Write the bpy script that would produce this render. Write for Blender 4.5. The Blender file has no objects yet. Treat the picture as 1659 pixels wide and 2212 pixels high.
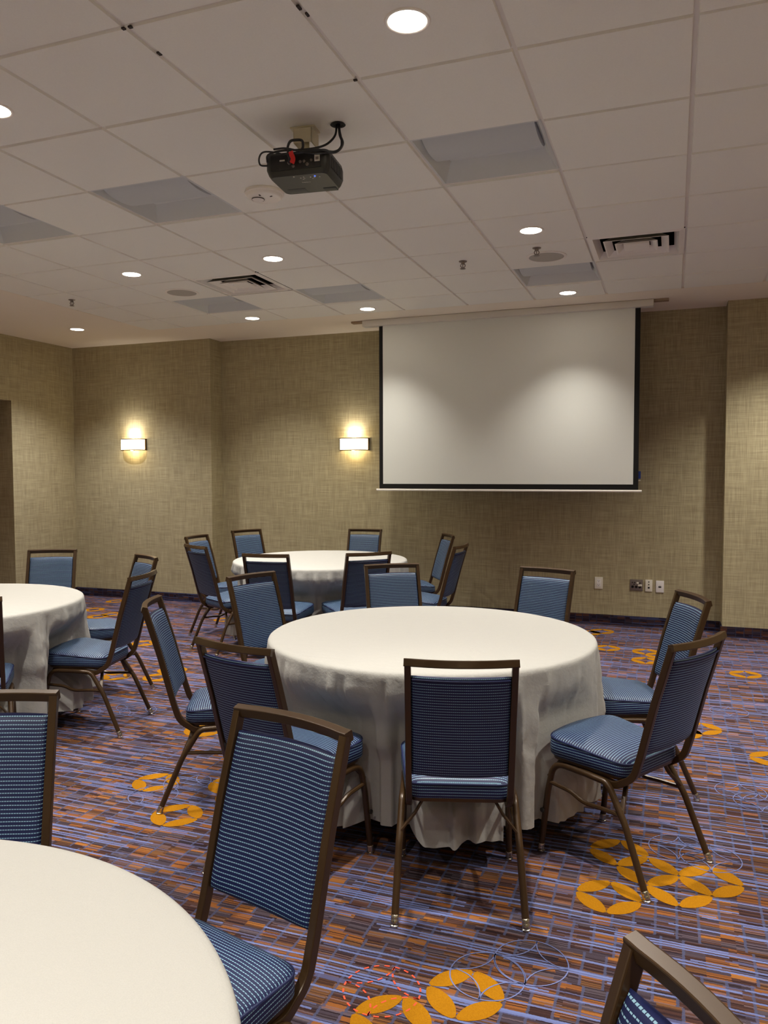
import bpy, bmesh, math, random
from mathutils import Vector, Matrix, noise

random.seed(7)
PI = math.pi
SC = bpy.context.scene
COL = SC.collection
CZ = 3.024                      # ceiling height

# ------------------------------------------------------------------ camera
cam_d = bpy.data.cameras.new('camera')
cam = bpy.data.objects.new('camera', cam_d)
COL.objects.link(cam)
SC.camera = cam
cam_d.sensor_fit = 'VERTICAL'
cam_d.sensor_height = 36.0
cam_d.lens = 1686.5 / 2212 * 36.0
cam_d.clip_start = 0.02
_yaw, _pitch, _roll = math.radians(-20.336), math.radians(-2.883), math.radians(-0.141)
_f = Vector((math.sin(_yaw) * math.cos(_pitch), math.cos(_yaw) * math.cos(_pitch), math.sin(_pitch)))
_r = Vector((math.cos(_yaw), -math.sin(_yaw), 0))
_u = _r.cross(_f)
_r2 = _r * math.cos(_roll) + _u * math.sin(_roll)
_u2 = -_r * math.sin(_roll) + _u * math.cos(_roll)
_m = Matrix((_r2, _u2, -_f)).transposed().to_4x4()
_m.translation = Vector((-0.0483, -2.2716, 1.50))
cam.matrix_world = _m

# ------------------------------------------------------------------ world and exposure
W = bpy.data.worlds.new('world')
SC.world = W
W.use_nodes = True
W.node_tree.nodes['Background'].inputs[0].default_value = (1.0, 0.93, 0.85, 1)
W.node_tree.nodes['Background'].inputs[1].default_value = 0.05
SC.view_settings.view_transform = 'Standard'
SC.view_settings.look = 'None'
SC.view_settings.gamma = 1.0
SC.view_settings.exposure = 1.04
SC.view_settings.use_curve_mapping = False
DOWNLIGHT_W = 152.0
DOWNLIGHT_ANGLE = 112
DOWNLIGHT_BLEND = 1.0
SCONCE_W = 1.0
UPLIGHT_W = 46.0
try:
    SC.cycles.max_bounces = 10
    SC.cycles.diffuse_bounces = 8
    SC.cycles.use_denoising = True
    SC.cycles.sample_clamp_indirect = 6.0
except Exception:
    pass


# ------------------------------------------------------------------ node helpers
def lin(r, g, b):
    def c(v):
        v /= 255.0
        return v / 12.92 if v <= 0.04045 else ((v + 0.055) / 1.055) ** 2.4
    return (c(r), c(g), c(b), 1)


class N:
    """small node-graph writer"""
    def __init__(self, name):
        self.m = bpy.data.materials.new(name)
        self.m.use_nodes = True
        self.t = self.m.node_tree
        self.t.nodes.clear()
        self.out = self.t.nodes.new('ShaderNodeOutputMaterial')

    def node(self, kind, **kw):
        n = self.t.nodes.new(kind)
        for k, v in kw.items():
            setattr(n, k, v)
        return n

    def set(self, sock, v):
        if isinstance(v, bpy.types.NodeSocket):
            self.t.links.new(v, sock)
        else:
            sock.default_value = v

    def math(self, op, a, b=0.0, c=0.0):
        n = self.node('ShaderNodeMath', operation=op)
        self.set(n.inputs[0], a)
        self.set(n.inputs[1], b)
        self.set(n.inputs[2], c)
        return n.outputs[0]

    def xyz(self, x, y, z=0.0):
        n = self.node('ShaderNodeCombineXYZ')
        for i, v in enumerate((x, y, z)):
            self.set(n.inputs[i], v)
        return n.outputs[0]

    def sep(self, v):
        n = self.node('ShaderNodeSeparateXYZ')
        self.set(n.inputs[0], v)
        return n.outputs

    def noise(self, vec, scale=1.0, detail=0.0, rough=0.5):
        n = self.node('ShaderNodeTexNoise')
        self.set(n.inputs['Vector'], vec)
        n.inputs['Scale'].default_value = scale
        n.inputs['Detail'].default_value = detail
        n.inputs['Roughness'].default_value = rough
        return n.outputs['Fac']

    def white(self, vec):
        n = self.node('ShaderNodeTexWhiteNoise', noise_dimensions='3D')
        self.set(n.inputs['Vector'], vec)
        return n.outputs['Value']

    def mix(self, f, a, b):
        n = self.node('ShaderNodeMix', data_type='RGBA')
        self.set(n.inputs['Factor'], f)
        self.set(n.inputs['A'] if False else n.inputs[6], a)
        self.set(n.inputs[7], b)
        return n.outputs[2]

    def ramp(self, f, stops, mode='LINEAR'):
        n = self.node('ShaderNodeValToRGB')
        n.color_ramp.interpolation = mode
        e = n.color_ramp.elements
        while len(e) < len(stops):
            e.new(0.5)
        for i, (p, c) in enumerate(stops):
            e[i].position = p
            e[i].color = c
        self.set(n.inputs[0], f)
        return n.outputs[0]

    def step(self, v, lo, hi):
        n = self.node('ShaderNodeMapRange', interpolation_type='SMOOTHSTEP')
        self.set(n.inputs[0], v)
        n.inputs[1].default_value = lo
        n.inputs[2].default_value = hi
        return n.outputs[0]

    def bump(self, h, strength=0.3, dist=0.01):
        n = self.node('ShaderNodeBump')
        n.inputs['Strength'].default_value = strength
        n.inputs['Distance'].default_value = dist
        self.set(n.inputs['Height'], h)
        return n.outputs[0]

    def uv(self):
        return self.node('ShaderNodeTexCoord').outputs['UV']

    def obj(self):
        return self.node('ShaderNodeTexCoord').outputs['Object']

    def bsdf(self, color, rough=0.6, metal=0.0, spec=0.5, normal=None, **kw):
        n = self.node('ShaderNodeBsdfPrincipled')
        self.set(n.inputs['Base Color'], color)
        self.set(n.inputs['Roughness'], rough)
        self.set(n.inputs['Metallic'], metal)
        n.inputs['Specular IOR Level'].default_value = spec
        if normal is not None:
            self.set(n.inputs['Normal'], normal)
        for k, v in kw.items():
            self.set(n.inputs[k], v)
        self.t.links.new(n.outputs[0], self.out.inputs[0])
        return self.m


def plain(name, rgb, rough=0.6, metal=0.0, spec=0.5, grain=0.05, scale=60, **kw):
    g = N(name)
    f = g.noise(g.obj(), scale, 2.0)
    c = lin(*rgb)
    a = tuple(v * (1 - grain) for v in c[:3]) + (1,)
    b = tuple(min(1, v * (1 + grain)) for v in c[:3]) + (1,)
    return g.bsdf(g.mix(f, a, b), rough, metal, spec, **kw)


def glow(name, rgb, strength):
    g = N(name)
    n = g.node('ShaderNodeEmission')
    n.inputs[0].default_value = lin(*rgb)
    n.inputs[1].default_value = strength
    g.t.links.new(n.outputs[0], g.out.inputs[0])
    return g.m


# ------------------------------------------------------------------ materials
def make_wallpaper(name):
    g = N(name)
    u, v, _ = g.sep(g.uv())
    h1 = g.noise(g.xyz(g.math('MULTIPLY', u, 5.0), g.math('MULTIPLY', v, 150.0)), 1.0, 2.0)
    v1 = g.noise(g.xyz(g.math('MULTIPLY', u, 150.0), g.math('MULTIPLY', v, 5.0), 7.0), 1.0, 2.0)
    h2 = g.noise(g.xyz(g.math('MULTIPLY', u, 1.6), g.math('MULTIPLY', v, 26.0), 3.0), 1.0, 2.0)
    v2 = g.noise(g.xyz(g.math('MULTIPLY', u, 26.0), g.math('MULTIPLY', v, 1.6), 11.0), 1.0, 2.0)
    s = g.math('ADD', g.math('ADD', h1, v1), g.math('MULTIPLY', g.math('ADD', h2, v2), 0.32))
    f = g.step(s, 0.95, 1.70)
    fine = g.noise(g.xyz(g.math('MULTIPLY', u, 300.0), g.math('MULTIPLY', v, 300.0)), 1.0)
    col = g.mix(f, lin(148, 136, 106), lin(188, 176, 141))
    col = g.mix(g.math('MULTIPLY', fine, 0.3), col, lin(150, 142, 116))
    return g.bsdf(col, 0.75, 0, 0.25, normal=g.bump(s, 0.15, 0.002))


def make_carpet(name, dim=1.0, vertical=False):
    g = N(name)
    if vertical:
        x, y, _ = g.sep(g.uv())
    else:
        x, y, _ = g.sep(g.obj())
    big = g.noise(g.xyz(g.math('MULTIPLY', x, 5.0), g.math('MULTIPLY', y, 2.0)), 1.0, 1.0)
    rag = g.noise(g.xyz(g.math('MULTIPLY', x, 150.0), g.math('MULTIPLY', y, 30.0)), 1.0, 1.0)
    yw = g.math('ADD', y, g.math('ADD', g.math('MULTIPLY', g.math('SUBTRACT', big, 0.5), 0.012), g.math('MULTIPLY', g.math('SUBTRACT', rag, 0.5), 0.0035)))
    xr = g.math('ADD', x, g.math('MULTIPLY', g.math('SUBTRACT', g.noise(g.xyz(g.math('MULTIPLY', x, 40.0), g.math('MULTIPLY', y, 150.0)), 1.0), 0.5), 0.006))
    # blocks: columns with thin grey-blue gaps, shifted from course to course
    course = g.math('FLOOR', g.math('DIVIDE', yw, 0.17))
    shift = g.math('MULTIPLY', g.white(g.xyz(course, 3.1)), 0.022)
    xc = g.math('DIVIDE', g.math('ADD', xr, shift), 0.068)
    cid = g.math('FLOOR', xc)
    cfr = g.math('FRACT', xc)
    rid = g.math('FLOOR', g.math('ADD', g.math('DIVIDE', yw, 0.026), g.math('MULTIPLY', g.white(g.xyz(cid, 8.0)), 1.0)))
    pick = g.white(g.xyz(cid, rid, 1.0))
    block = g.ramp(pick, [(0.0, lin(78, 66, 78)), (0.20, lin(100, 66, 56)), (0.36, lin(94, 82, 92)), (0.48, lin(126, 82, 44)),
                          (0.62, lin(84, 54, 48)), (0.74, lin(158, 92, 26)), (0.90, lin(174, 106, 24))], 'CONSTANT')
    # fine streaks inside each block
    sid = g.math('FLOOR', g.math('DIVIDE', yw, 0.0048))
    st = g.white(g.xyz(sid, cid, 5.0))
    st3 = g.white(g.xyz(sid, g.math('FLOOR', g.math('DIVIDE', x, 0.16)), 15.0))
    block = g.mix(g.math('MULTIPLY', g.step(st, 0.45, 0.95), 0.62), block, lin(52, 36, 40))
    block = g.mix(g.math('MULTIPLY', g.step(st3, 0.66, 0.9), 0.80), block, lin(42, 28, 34))
    block = g.mix(g.math('MULTIPLY', g.step(st3, 0.22, 0.05), 0.55), block, lin(132, 112, 122))
    gap = g.math('MULTIPLY', g.math('LESS_THAN', cfr, 0.125), g.math('GREATER_THAN', g.white(g.xyz(course, cid, 4.0)), 0.18))
    col = g.mix(g.math('MULTIPLY', gap, 0.85), block, lin(82, 86, 120))

    # long periwinkle threads of even thickness, in broken runs
    def thread(pitch, length, share, width, seed):
        r = g.math('DIVIDE', yw, pitch)
        ri = g.math('FLOOR', r)
        off = g.math('MULTIPLY', g.white(g.xyz(ri, seed)), 9.0)
        run = g.math('FLOOR', g.math('ADD', g.math('DIVIDE', x, length), off))
        on = g.math('LESS_THAN', g.white(g.xyz(ri, run, seed)), share)
        return g.math('MULTIPLY', on, g.math('LESS_THAN', g.math('FRACT', r), width))
    col = g.mix(g.math('MULTIPLY', thread(0.0062, 0.20, 0.11, 1.0, 31.0), 0.7), col, lin(98, 102, 150))
    col = g.mix(g.math('MULTIPLY', thread(0.0125, 0.42, 0.19, 0.60, 51.0), 0.92), col, lin(114, 128, 190))
    col = g.mix(g.math('MULTIPLY', thread(0.0300, 0.90, 0.20, 0.26, 71.0), 0.92), col, lin(120, 136, 200))
    pile = g.noise(g.xyz(x, y), 420.0, 2.0)
    col = g.mix(g.math('MULTIPLY', pile, 0.35), col, g.mix(0.5, col, lin(20, 16, 22)))
    hs = g.node('ShaderNodeHueSaturation')
    hs.inputs['Saturation'].default_value = 0.93
    hs.inputs['Value'].default_value = 0.70
    g.set(hs.inputs['Color'], col)
    col = hs.outputs[0]
    if dim < 1.0:
        col = g.mix(1 - dim, col, lin(20, 18, 40))
    return g.bsdf(col, 0.95, 0, 0.1, normal=g.bump(pile, 0.5, 0.004))


def make_petal():
    g = N('carpet_gold')
    f = g.noise(g.obj(), 260.0, 2.0)
    return g.bsdf(g.mix(f, lin(136, 88, 8), lin(168, 114, 14)), 0.95, 0, 0.1, normal=g.bump(f, 0.5, 0.004))


def make_fabric():
    g = N('navy_dash_fabric')
    u, v, _ = g.sep(g.uv())
    fu = g.math('FRACT', g.math('DIVIDE', u, 0.0068))
    fv = g.math('FRACT', g.math('DIVIDE', v, 0.0100))
    dash = g.math('MULTIPLY', g.math('LESS_THAN', fv, 0.225), g.math('LESS_THAN', fu, 0.76))
    weave = g.noise(g.xyz(g.math('MULTIPLY', u, 900.0), g.math('MULTIPLY', v, 500.0)), 1.0, 1.0)
    base = g.mix(weave, lin(6, 13, 50), lin(13, 25, 78))
    col = g.mix(dash, base, lin(134, 172, 192))
    rough = g.math('MULTIPLY_ADD', dash, -0.15, 0.55)
    return g.bsdf(col, rough, 0, 0.45, normal=g.bump(dash, 0.25, 0.0006), **{'Sheen Weight': 0.05, 'Sheen Roughness': 0.35, 'Sheen Tint': lin(150, 175, 210)})


def make_cloth():
    g = N('white_linen')
    o = g.obj()
    wr = g.noise(o, 12.0, 6.0, 0.62)
    fine = g.noise(o, 420.0, 1.0)
    h = g.math('ADD', wr, g.math('MULTIPLY', fine, 0.03))
    return g.bsdf(g.mix(fine, lin(166, 164, 159), lin(176, 174, 169)), 0.85, 0, 0.2, normal=g.bump(h, 0.32, 0.02))


def make_ceiling(name, a, b):
    g = N(name)
    o = g.obj()
    sp = g.noise(o, 190.0, 3.0, 0.7)
    big = g.noise(o, 1.3, 2.0)
    col = g.mix(sp, lin(*a), lin(*b))
    col = g.mix(g.math('MULTIPLY', big, 0.15), col, lin(236, 233, 226))
    return g.bsdf(col, 0.9, 0, 0.15, normal=g.bump(sp, 0.12, 0.002))


M = {
    'wall': make_wallpaper('linen_wallpaper'),
    'carpet': make_carpet('stripe_carpet'),
    'carpet_base': make_carpet('carpet_skirting', 0.42, True),
    'gold': make_petal(),
    'peri': plain('carpet_periwinkle', (104, 112, 156), 0.95, 0, 0.1, 0.2, 300),
    'red': plain('carpet_coral', (226, 84, 58), 0.95, 0, 0.1, 0.2, 300),
    'fabric': make_fabric(),
    'welt': plain('navy_welt', (16, 26, 68), 0.5, 0, 0.5, 0.25, 500),
    'frame': plain('bronze_brown_paint', (60, 41, 20), 0.34, 0.2, 0.5, 0.06, 90),
    'chrome': plain('worn_chrome', (196, 190, 178), 0.22, 1.0, 0.5, 0.05, 60),
    'rubber': plain('dark_glide', (34, 30, 28), 0.6, 0, 0.4),
    'cloth': make_cloth(),
    'tile': make_ceiling('ceiling_tile', (233, 231, 222), (245, 243, 234)),
    'drywall': make_ceiling('ceiling_drywall', (238, 228, 210), (246, 236, 220)),
    'tbar': plain('grid_bar', (228, 222, 214), 0.6, 0, 0.3, 0.02),
    'chip': plain('chipped_dark', (52, 44, 40), 0.8),
    'white': plain('white_enamel', (238, 232, 224), 0.45, 0, 0.4, 0.02),
    'diffuser': plain('matte_troffer_lens', (196, 199, 200), 0.65, 0, 0.3, 0.02),
    'troffer': plain('troffer_enamel', (206, 208, 206), 0.5, 0, 0.3, 0.02),
    'dark': plain('dark_plenum', (24, 20, 18), 0.8),
    'lamp': glow('lamp_white', (255, 244, 226), 14.0),
    'shade': glow('sconce_shade_glow', (255, 238, 200), 3.2),
    'bulb': glow('sconce_bulb_glow', (255, 214, 120), 12.0),
    'bronze': plain('sconce_bronze', (120, 96, 66), 0.4, 0.6),
    'grille': plain('speaker_grille', (176, 170, 160), 0.6, 0, 0.3, 0.1, 900),
    'screen': plain('screen_white', (220, 221, 215), 0.8, 0, 0.2, 0.01, 30),
    'black': plain('matte_black', (16, 14, 14), 0.7, 0, 0.3),
    'case': plain('screen_case', (214, 210, 202), 0.5, 0, 0.4, 0.02),
    'proj': plain('projector_charcoal', (44, 45, 42), 0.42, 0, 0.5, 0.06),
    'projdark': plain('projector_black', (15, 15, 16), 0.45, 0, 0.5),
    'cable': plain('cable_black', (18, 18, 20), 0.4, 0, 0.5),
    'redtape': plain('red_tape', (200, 32, 28), 0.5, 0, 0.4),
    'label': plain('paper_label', (214, 210, 200), 0.6),
    'mount': plain('mount_cream', (206, 198, 174), 0.5),
    'smoke': plain('detector_white', (240, 234, 224), 0.4, 0, 0.5, 0.02),
    'plate': plain('plate_white', (226, 220, 206), 0.4, 0, 0.5, 0.02),
    'plate2': plain('plate_bright', (232, 228, 226), 0.4, 0, 0.5, 0.02),
    'steel': plain('brushed_steel', (138, 128, 122), 0.42, 0.75, 0.5, 0.12, 120),
    'blue': plain('blue_plastic', (36, 66, 150), 0.45),
    'ledblue': glow('status_led', (90, 120, 255), 0.8),
    'wood': plain('table_plywood', (150, 112, 70), 0.6),
}


# ------------------------------------------------------------------ mesh helpers
def link(name, bm, mats, parent=None, smooth=True, loc=None, sharp=40):
    me = bpy.data.meshes.new(name)
    bmesh.ops.recalc_face_normals(bm, faces=bm.faces[:])
    bm.to_mesh(me)
    bm.free()
    if not isinstance(mats, (list, tuple)):
        mats = [mats]
    for m in mats:
        me.materials.append(M[m] if isinstance(m, str) else m)
    if smooth:
        me.polygons.foreach_set('use_smooth', [True] * len(me.polygons))
        me.set_sharp_from_angle(angle=math.radians(sharp))
    o = bpy.data.objects.new(name, me)
    COL.objects.link(o)
    if parent:
        o.parent = parent
    if loc:
        o.location = loc
    return o


def thing(name, label, cat, loc=(0, 0, 0), rz=0.0, group=None):
    o = bpy.data.objects.new(name, None)
    o.empty_display_size = 0.05
    COL.objects.link(o)
    o.location = loc
    o.rotation_euler = (0, 0, rz)
    return tag(o, label, cat, group)


def tag(o, label, cat, group=None):
    o['label'] = label
    o['category'] = cat
    if group:
        o['group'] = group
    return o


def struct(o):
    o['kind'] = 'structure'
    return o


def copy_tree(o, parent=None):
    c = o.copy()
    COL.objects.link(c)
    if parent:
        c.parent = parent
        c.matrix_parent_inverse = o.matrix_parent_inverse.copy()
    for ch in list(o.children):
        copy_tree(ch, c)
    return c


def box(bm, lo, hi, mat=0, bev=0.0, mtx=None):
    lo, hi = Vector(lo), Vector(hi)
    t = bmesh.new()
    r = bmesh.ops.create_cube(t, size=1.0)
    for v in r['verts']:
        v.co = Vector([lo[i] + (v.co[i] + 0.5) * (hi[i] - lo[i]) for i in range(3)])
    if bev > 0:
        bmesh.ops.bevel(t, geom=t.edges[:], offset=bev, segments=2, affect='EDGES', profile=0.6)
    merge(bm, t, mat, mtx)


def merge(bm, t, mat=0, mtx=None):
    vm = {}
    for v in t.verts:
        vm[v] = bm.verts.new(mtx @ v.co if mtx else v.co)
    for f in t.faces:
        try:
            nf = bm.faces.new([vm[v] for v in f.verts])
            nf.material_index = mat
        except ValueError:
            pass
    t.free()


def lathe(bm, prof, seg=32, mat=0, cap=True, mtx=None, sx=1.0, sy=1.0):
    """profile of (r, z) swept about z"""
    rings = []
    for r, z in prof:
        ring = []
        for i in range(seg):
            a = 2 * PI * i / seg
            p = Vector((r * math.cos(a) * sx, r * math.sin(a) * sy, z))
            ring.append(bm.verts.new(mtx @ p if mtx else p))
        rings.append(ring)
    for a, b in zip(rings, rings[1:]):
        for i in range(seg):
            f = bm.faces.new((a[i], a[(i + 1) % seg], b[(i + 1) % seg], b[i]))
            f.material_index = mat
    if cap:
        for ring in (rings[0], rings[-1]):
            f = bm.faces.new(ring)
            f.material_index = mat


def sweep(bm, path, prof, side=None, mat=0, closed=False, cap=True):
    """prof: list of (a,b) offsets; a along 'side', b along the in-path normal"""
    path = [Vector(p) for p in path]
    n = len(path)
    rings = []
    prev = None
    for i, p in enumerate(path):
        if closed:
            t = (path[(i + 1) % n] - path[i - 1]).normalized()
            t0 = (path[i] - path[i - 1]).normalized()
        else:
            t0 = (path[i] - path[max(i - 1, 0)])
            t1 = (path[min(i + 1, n - 1)] - path[i])
            t0 = t0.normalized() if t0.length > 1e-9 else t1.normalized()
            t1 = t1.normalized() if t1.length > 1e-9 else t0
            t = (t0 + t1).normalized()
        if side is not None:
            s = Vector(side)
            s = (s - t * s.dot(t)).normalized()
        else:
            if prev is None:
                ref = Vector((0, 0, 1)) if abs(t.z) < 0.9 else Vector((1, 0, 0))
                s = ref.cross(t).normalized()
            else:
                s = (prev - t * prev.dot(t)).normalized()
            prev = s
        b = t.cross(s).normalized()
        k = 1.0 / max(0.5, t.dot(t0)) if side is not None else 1.0
        rings.append([bm.verts.new(p + s * q[0] + b * (q[1] * k)) for q in prof])
    m = len(prof)
    pairs = list(zip(rings, rings[1:]))
    if closed:
        pairs.append((rings[-1], rings[0]))
    for a, c in pairs:
        for i in range(m):
            f = bm.faces.new((a[i], a[(i + 1) % m], c[(i + 1) % m], c[i]))
            f.material_index = mat
    if cap and not closed:
        for r in (rings[0], rings[-1]):
            f = bm.faces.new(r)
            f.material_index = mat


def circle(r, n=10):
    return [(r * math.cos(2 * PI * i / n), r * math.sin(2 * PI * i / n)) for i in range(n)]


def rrect(w, h, r, n=3):
    pts = []
    for cx, cy, a0 in ((w / 2 - r, h / 2 - r, 0), (-w / 2 + r, h / 2 - r, PI / 2), (-w / 2 + r, -h / 2 + r, PI), (w / 2 - r, -h / 2 + r, 1.5 * PI)):
        for i in range(n):
            a = a0 + PI / 2 * i / (n - 1)
            pts.append((cx + r * math.cos(a), cy + r * math.sin(a)))
    return pts


def fillet(pts, radii, n=7):
    """round the corners of an open polyline"""
    pts = [Vector(p) for p in pts]
    out = [pts[0]]
    for i in range(1, len(pts) - 1):
        r = radii[i] if isinstance(radii, (list, tuple)) else radii
        a, b, c = pts[i - 1], pts[i], pts[i + 1]
        d0, d1 = (a - b).normalized(), (c - b).normalized()
        ang = d0.angle(d1)
        if r <= 0 or ang > 3.1:
            out.append(b)
            continue
        L = min(r / math.tan(ang / 2), 0.49 * (a - b).length, 0.49 * (c - b).length)
        p0, p1 = b + d0 * L, b + d1 * L
        for k in range(n + 1):
            t = k / n
            out.append(p0 * (1 - t) ** 2 + b * 2 * t * (1 - t) + p1 * t * t)
    out.append(pts[-1])
    return out


def spline(pts, n=8):
    pts = [Vector(p) for p in pts]
    P = [pts[0] * 2 - pts[1]] + pts + [pts[-1] * 2 - pts[-2]]
    out = []
    for i in range(1, len(P) - 2):
        for k in range(n):
            t = k / n
            a, b, c, d = P[i - 1], P[i], P[i + 1], P[i + 2]
            out.append(0.5 * ((2 * b) + (c - a) * t + (2 * a - 5 * b + 4 * c - d) * t * t + (3 * b - a - 3 * c + d) * t ** 3))
    out.append(pts[-1])
    return out


# ------------------------------------------------------------------ the setting
XL, YB, XR, YR = -6.95, 5.65, 2.8, -4.0
# floor: the base carpet and, in the same mesh, the gold rings woven into it
RINGS = [(-.589, -.152), (-.75, -.335), (-.2415, .5245), (-.118, .762), (-.228, .872), (-.008, .652), (.102, .762),
         (-2.071, .559), (-2.384, .833), (-2.02, .93), (-1.91, .82), (-2.60, 1.57), (.473, 4.018), (-.56, 4.574), (-.244, 4.541),
         (-.134, 4.431), (-.233, 4.22), (-.66, 5.282), (-.77, 5.172), (.46, 2.19), (.127, 2.589), (.017, 2.479), (-6.168, 5.168),
         (-6.015, 4.624), (-5.636, 4.46), (-5.684, 4.301), (-4.967, 4.156), (-4.304, 3.506), (-4.414, 3.396), (-3.608, 2.681),
         (-3.581, 2.471), (-3.889, 2.392), (-4.334, 4.59), (-.55, 2.9), (-1.55, 3.1), (-5.6, 3.0), (-5.5, 2.9),
         (1.2, 1.3), (1.31, 1.41), (1.5, 3.2), (.9, .2), (1.0, -.9), (-2.9, -.2), (-3.01, -.31), (-3.9, -.5)]
OUTL = [(-.546, -.05, 'p'), (-.435, .059, 'p'), (-.819, -.22, 'r'), (-.008, .992, 'p'), (.109, .947, 'p'), (-2.30, .70, 'p'),
        (-2.24, .885, 'p'), (.27, 1.681, 'p'), (.343, 1.58, 'p'), (-3.392, 1.707, 'p'), (-3.2, 1.75, 'p'),
        (-.35, 3.3, 'p'), (-.2, 3.2, 'p'), (-.42, 5.0, 'p'), (.3, 3.0, 'p'), (-2.7, 2.2, 'p'), (-5.0, 4.9, 'p'), (.8, 1.9, 'p')]
RR = 0.112


def petal_pts(cx, cy, k, n=11, gap=0.085):
    """vesica between two neighbouring points of the ring"""
    a0 = k * PI / 2
    outer = [(cx + RR * math.cos(a0 + gap + (PI / 2 - 2 * gap) * i / n), cy + RR * math.sin(a0 + gap + (PI / 2 - 2 * gap) * i / n)) for i in range(n + 1)]
    sx, sy = (1, 1) if k == 0 else (-1, 1) if k == 1 else (-1, -1) if k == 2 else (1, -1)
    c2 = (cx + sx * RR, cy + sy * RR)
    b0 = a0 + 1.5 * PI
    inner = [(c2[0] + RR * math.cos(b0 - gap - (PI / 2 - 2 * gap) * i / n), c2[1] + RR * math.sin(b0 - gap - (PI / 2 - 2 * gap) * i / n)) for i in range(n + 1)]
    return outer, inner


def build_floor():
    bm = bmesh.new()
    box(bm, (XL - 0.5, YR, -0.06), (XR, YB + 0.3, 0.0), 0)
    seen = set()
    for (cx, cy) in RINGS:
        for k in range(4):
            o, i = petal_pts(cx, cy, k)
            mid = (round(sum(p[0] for p in o + i) / 24, 2), round(sum(p[1] for p in o + i) / 24, 2))
            if mid in seen:
                continue
            seen.add(mid)
            # inner runs from the far tip back: pair points across the lens
            ii = i
            d0 = math.hypot(o[0][0] - ii[0][0], o[0][1] - ii[0][1])
            d1 = math.hypot(o[0][0] - ii[-1][0], o[0][1] - ii[-1][1])
            if d1 < d0:
                ii = ii[::-1]
            jit = random.Random(hash((round(cx, 3), round(cy, 3), k)))
            z = 0.0011
            A = [bm.verts.new((p[0], p[1], z)) for p in o]
            B = [bm.verts.new((p[0], p[1], z)) for p in ii]
            for q in range(len(A) - 1):
                f = bm.faces.new((A[q], A[q + 1], B[q + 1], B[q]))
                f.material_index = 1
    for cx, cy, kind in OUTL:
        mi = 2 if kind == 'p' else 3
        w = 0.0019 if kind == 'p' else 0.0026
        arcs = [((cx, cy), 0, 2 * PI)]
        for k in range(4):
            sx, sy = (1, 1) if k == 0 else (-1, 1) if k == 1 else (-1, -1) if k == 2 else (1, -1)
            arcs.append(((cx + sx * RR, cy + sy * RR), k * PI / 2 + PI, k * PI / 2 + 1.5 * PI))
        for (c, a0, a1) in arcs:
            n = max(10, int((a1 - a0) / (2 * PI) * 44))
            for q in range(n):
                if kind == 'r' and q % 2:
                    continue
                b0, b1 = a0 + (a1 - a0) * q / n, a0 + (a1 - a0) * (q + 1) / n
                vs = [bm.verts.new((c[0] + (RR + s) * math.cos(b), c[1] + (RR + s) * math.sin(b), 0.0017)) for b, s in ((b0, -w), (b1, -w), (b1, w), (b0, w))]
                f = bm.faces.new(vs)
                f.material_index = mi
    return struct(link('floor', bm, ['carpet', 'gold', 'peri', 'red'], smooth=False))


floor = build_floor()


def wall_strip(name, pts, z0, z1, mat, thick=0.12, holes=(), outward=1):
    """vertical wall along a polyline; u = running length, v = height; holes = (u0,u1,z0,z1)"""
    bm = bmesh.new()
    uvl = bm.loops.layers.uv.new('UVMap')
    run = 0.0

    def quad(cs, uvs):
        f = bm.faces.new([bm.verts.new(c) for c in cs])
        for l, t in zip(f.loops, uvs):
            l[uvl].uv = t
    P = [Vector((p[0], p[1], 0)) for p in pts]
    nrm = []
    for a, b in zip(P, P[1:]):
        d = (b - a).normalized()
        nrm.append(Vector((-d.y, d.x, 0)) * outward)
    offs = []
    for i in range(len(P)):
        if i == 0:
            o = nrm[0]
        elif i == len(P) - 1:
            o = nrm[-1]
        else:
            o = nrm[i - 1] + nrm[i]
        offs.append(P[i] + o * thick)
    for i, (a, b) in enumerate(zip(P, P[1:])):
        L = (b - a).length
        d = (b - a) / L
        us = sorted({0.0, L} | {h[k] - run for h in holes for k in (0, 1) if 0 < h[k] - run < L})
        for u0, u1 in zip(us, us[1:]):
            zs = [(z0, z1)]
            for h in holes:
                if h[0] - run <= (u0 + u1) / 2 <= h[1] - run:
                    zs = [(s, e) for s, e in ((z0, h[2]), (h[3], z1)) if e > s]
            for s, e in zs:
                q0, q1 = a + d * u0, a + d * u1
                quad([(q0.x, q0.y, s), (q1.x, q1.y, s), (q1.x, q1.y, e), (q0.x, q0.y, e)],
                     [(run + u0, s), (run + u1, s), (run + u1, e), (run + u0, e)])
        if not holes:
            o0, o1 = offs[i], offs[i + 1]
            quad([(o1.x, o1.y, z0), (o0.x, o0.y, z0), (o0.x, o0.y, z1), (o1.x, o1.y, z1)], [(0, 0)] * 4)
            for z in (z0, z1):
                quad([(a.x, a.y, z), (b.x, b.y, z), (o1.x, o1.y, z), (o0.x, o0.y, z)], [(run, z), (run + L, z), (run + L, z + thick), (run, z + thick)])
        run += L
    if not holes:
        for p, o in ((P[0], offs[0]), (P[-1], offs[-1])):
            quad([(p.x, p.y, z0), (o.x, o.y, z0), (o.x, o.y, z1), (p.x, p.y, z1)], [(0, z0), (thick, z0), (thick, z1), (0, z1)])
    bmesh.ops.remove_doubles(bm, verts=bm.verts[:], dist=1e-5)
    return struct(link(name, bm, mat, smooth=False))


BACK = [(XL, 5.42), (-5.0, 5.42), (-5.0, YB), (0.385, YB), (0.385, 5.40), (XR, 5.40)]
wall_strip('wall_back', BACK, 0, CZ, 'wall')
# left wall with the door recess near the corner
DY0, DY1, DZ = 3.45, 4.46, 2.31


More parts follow.
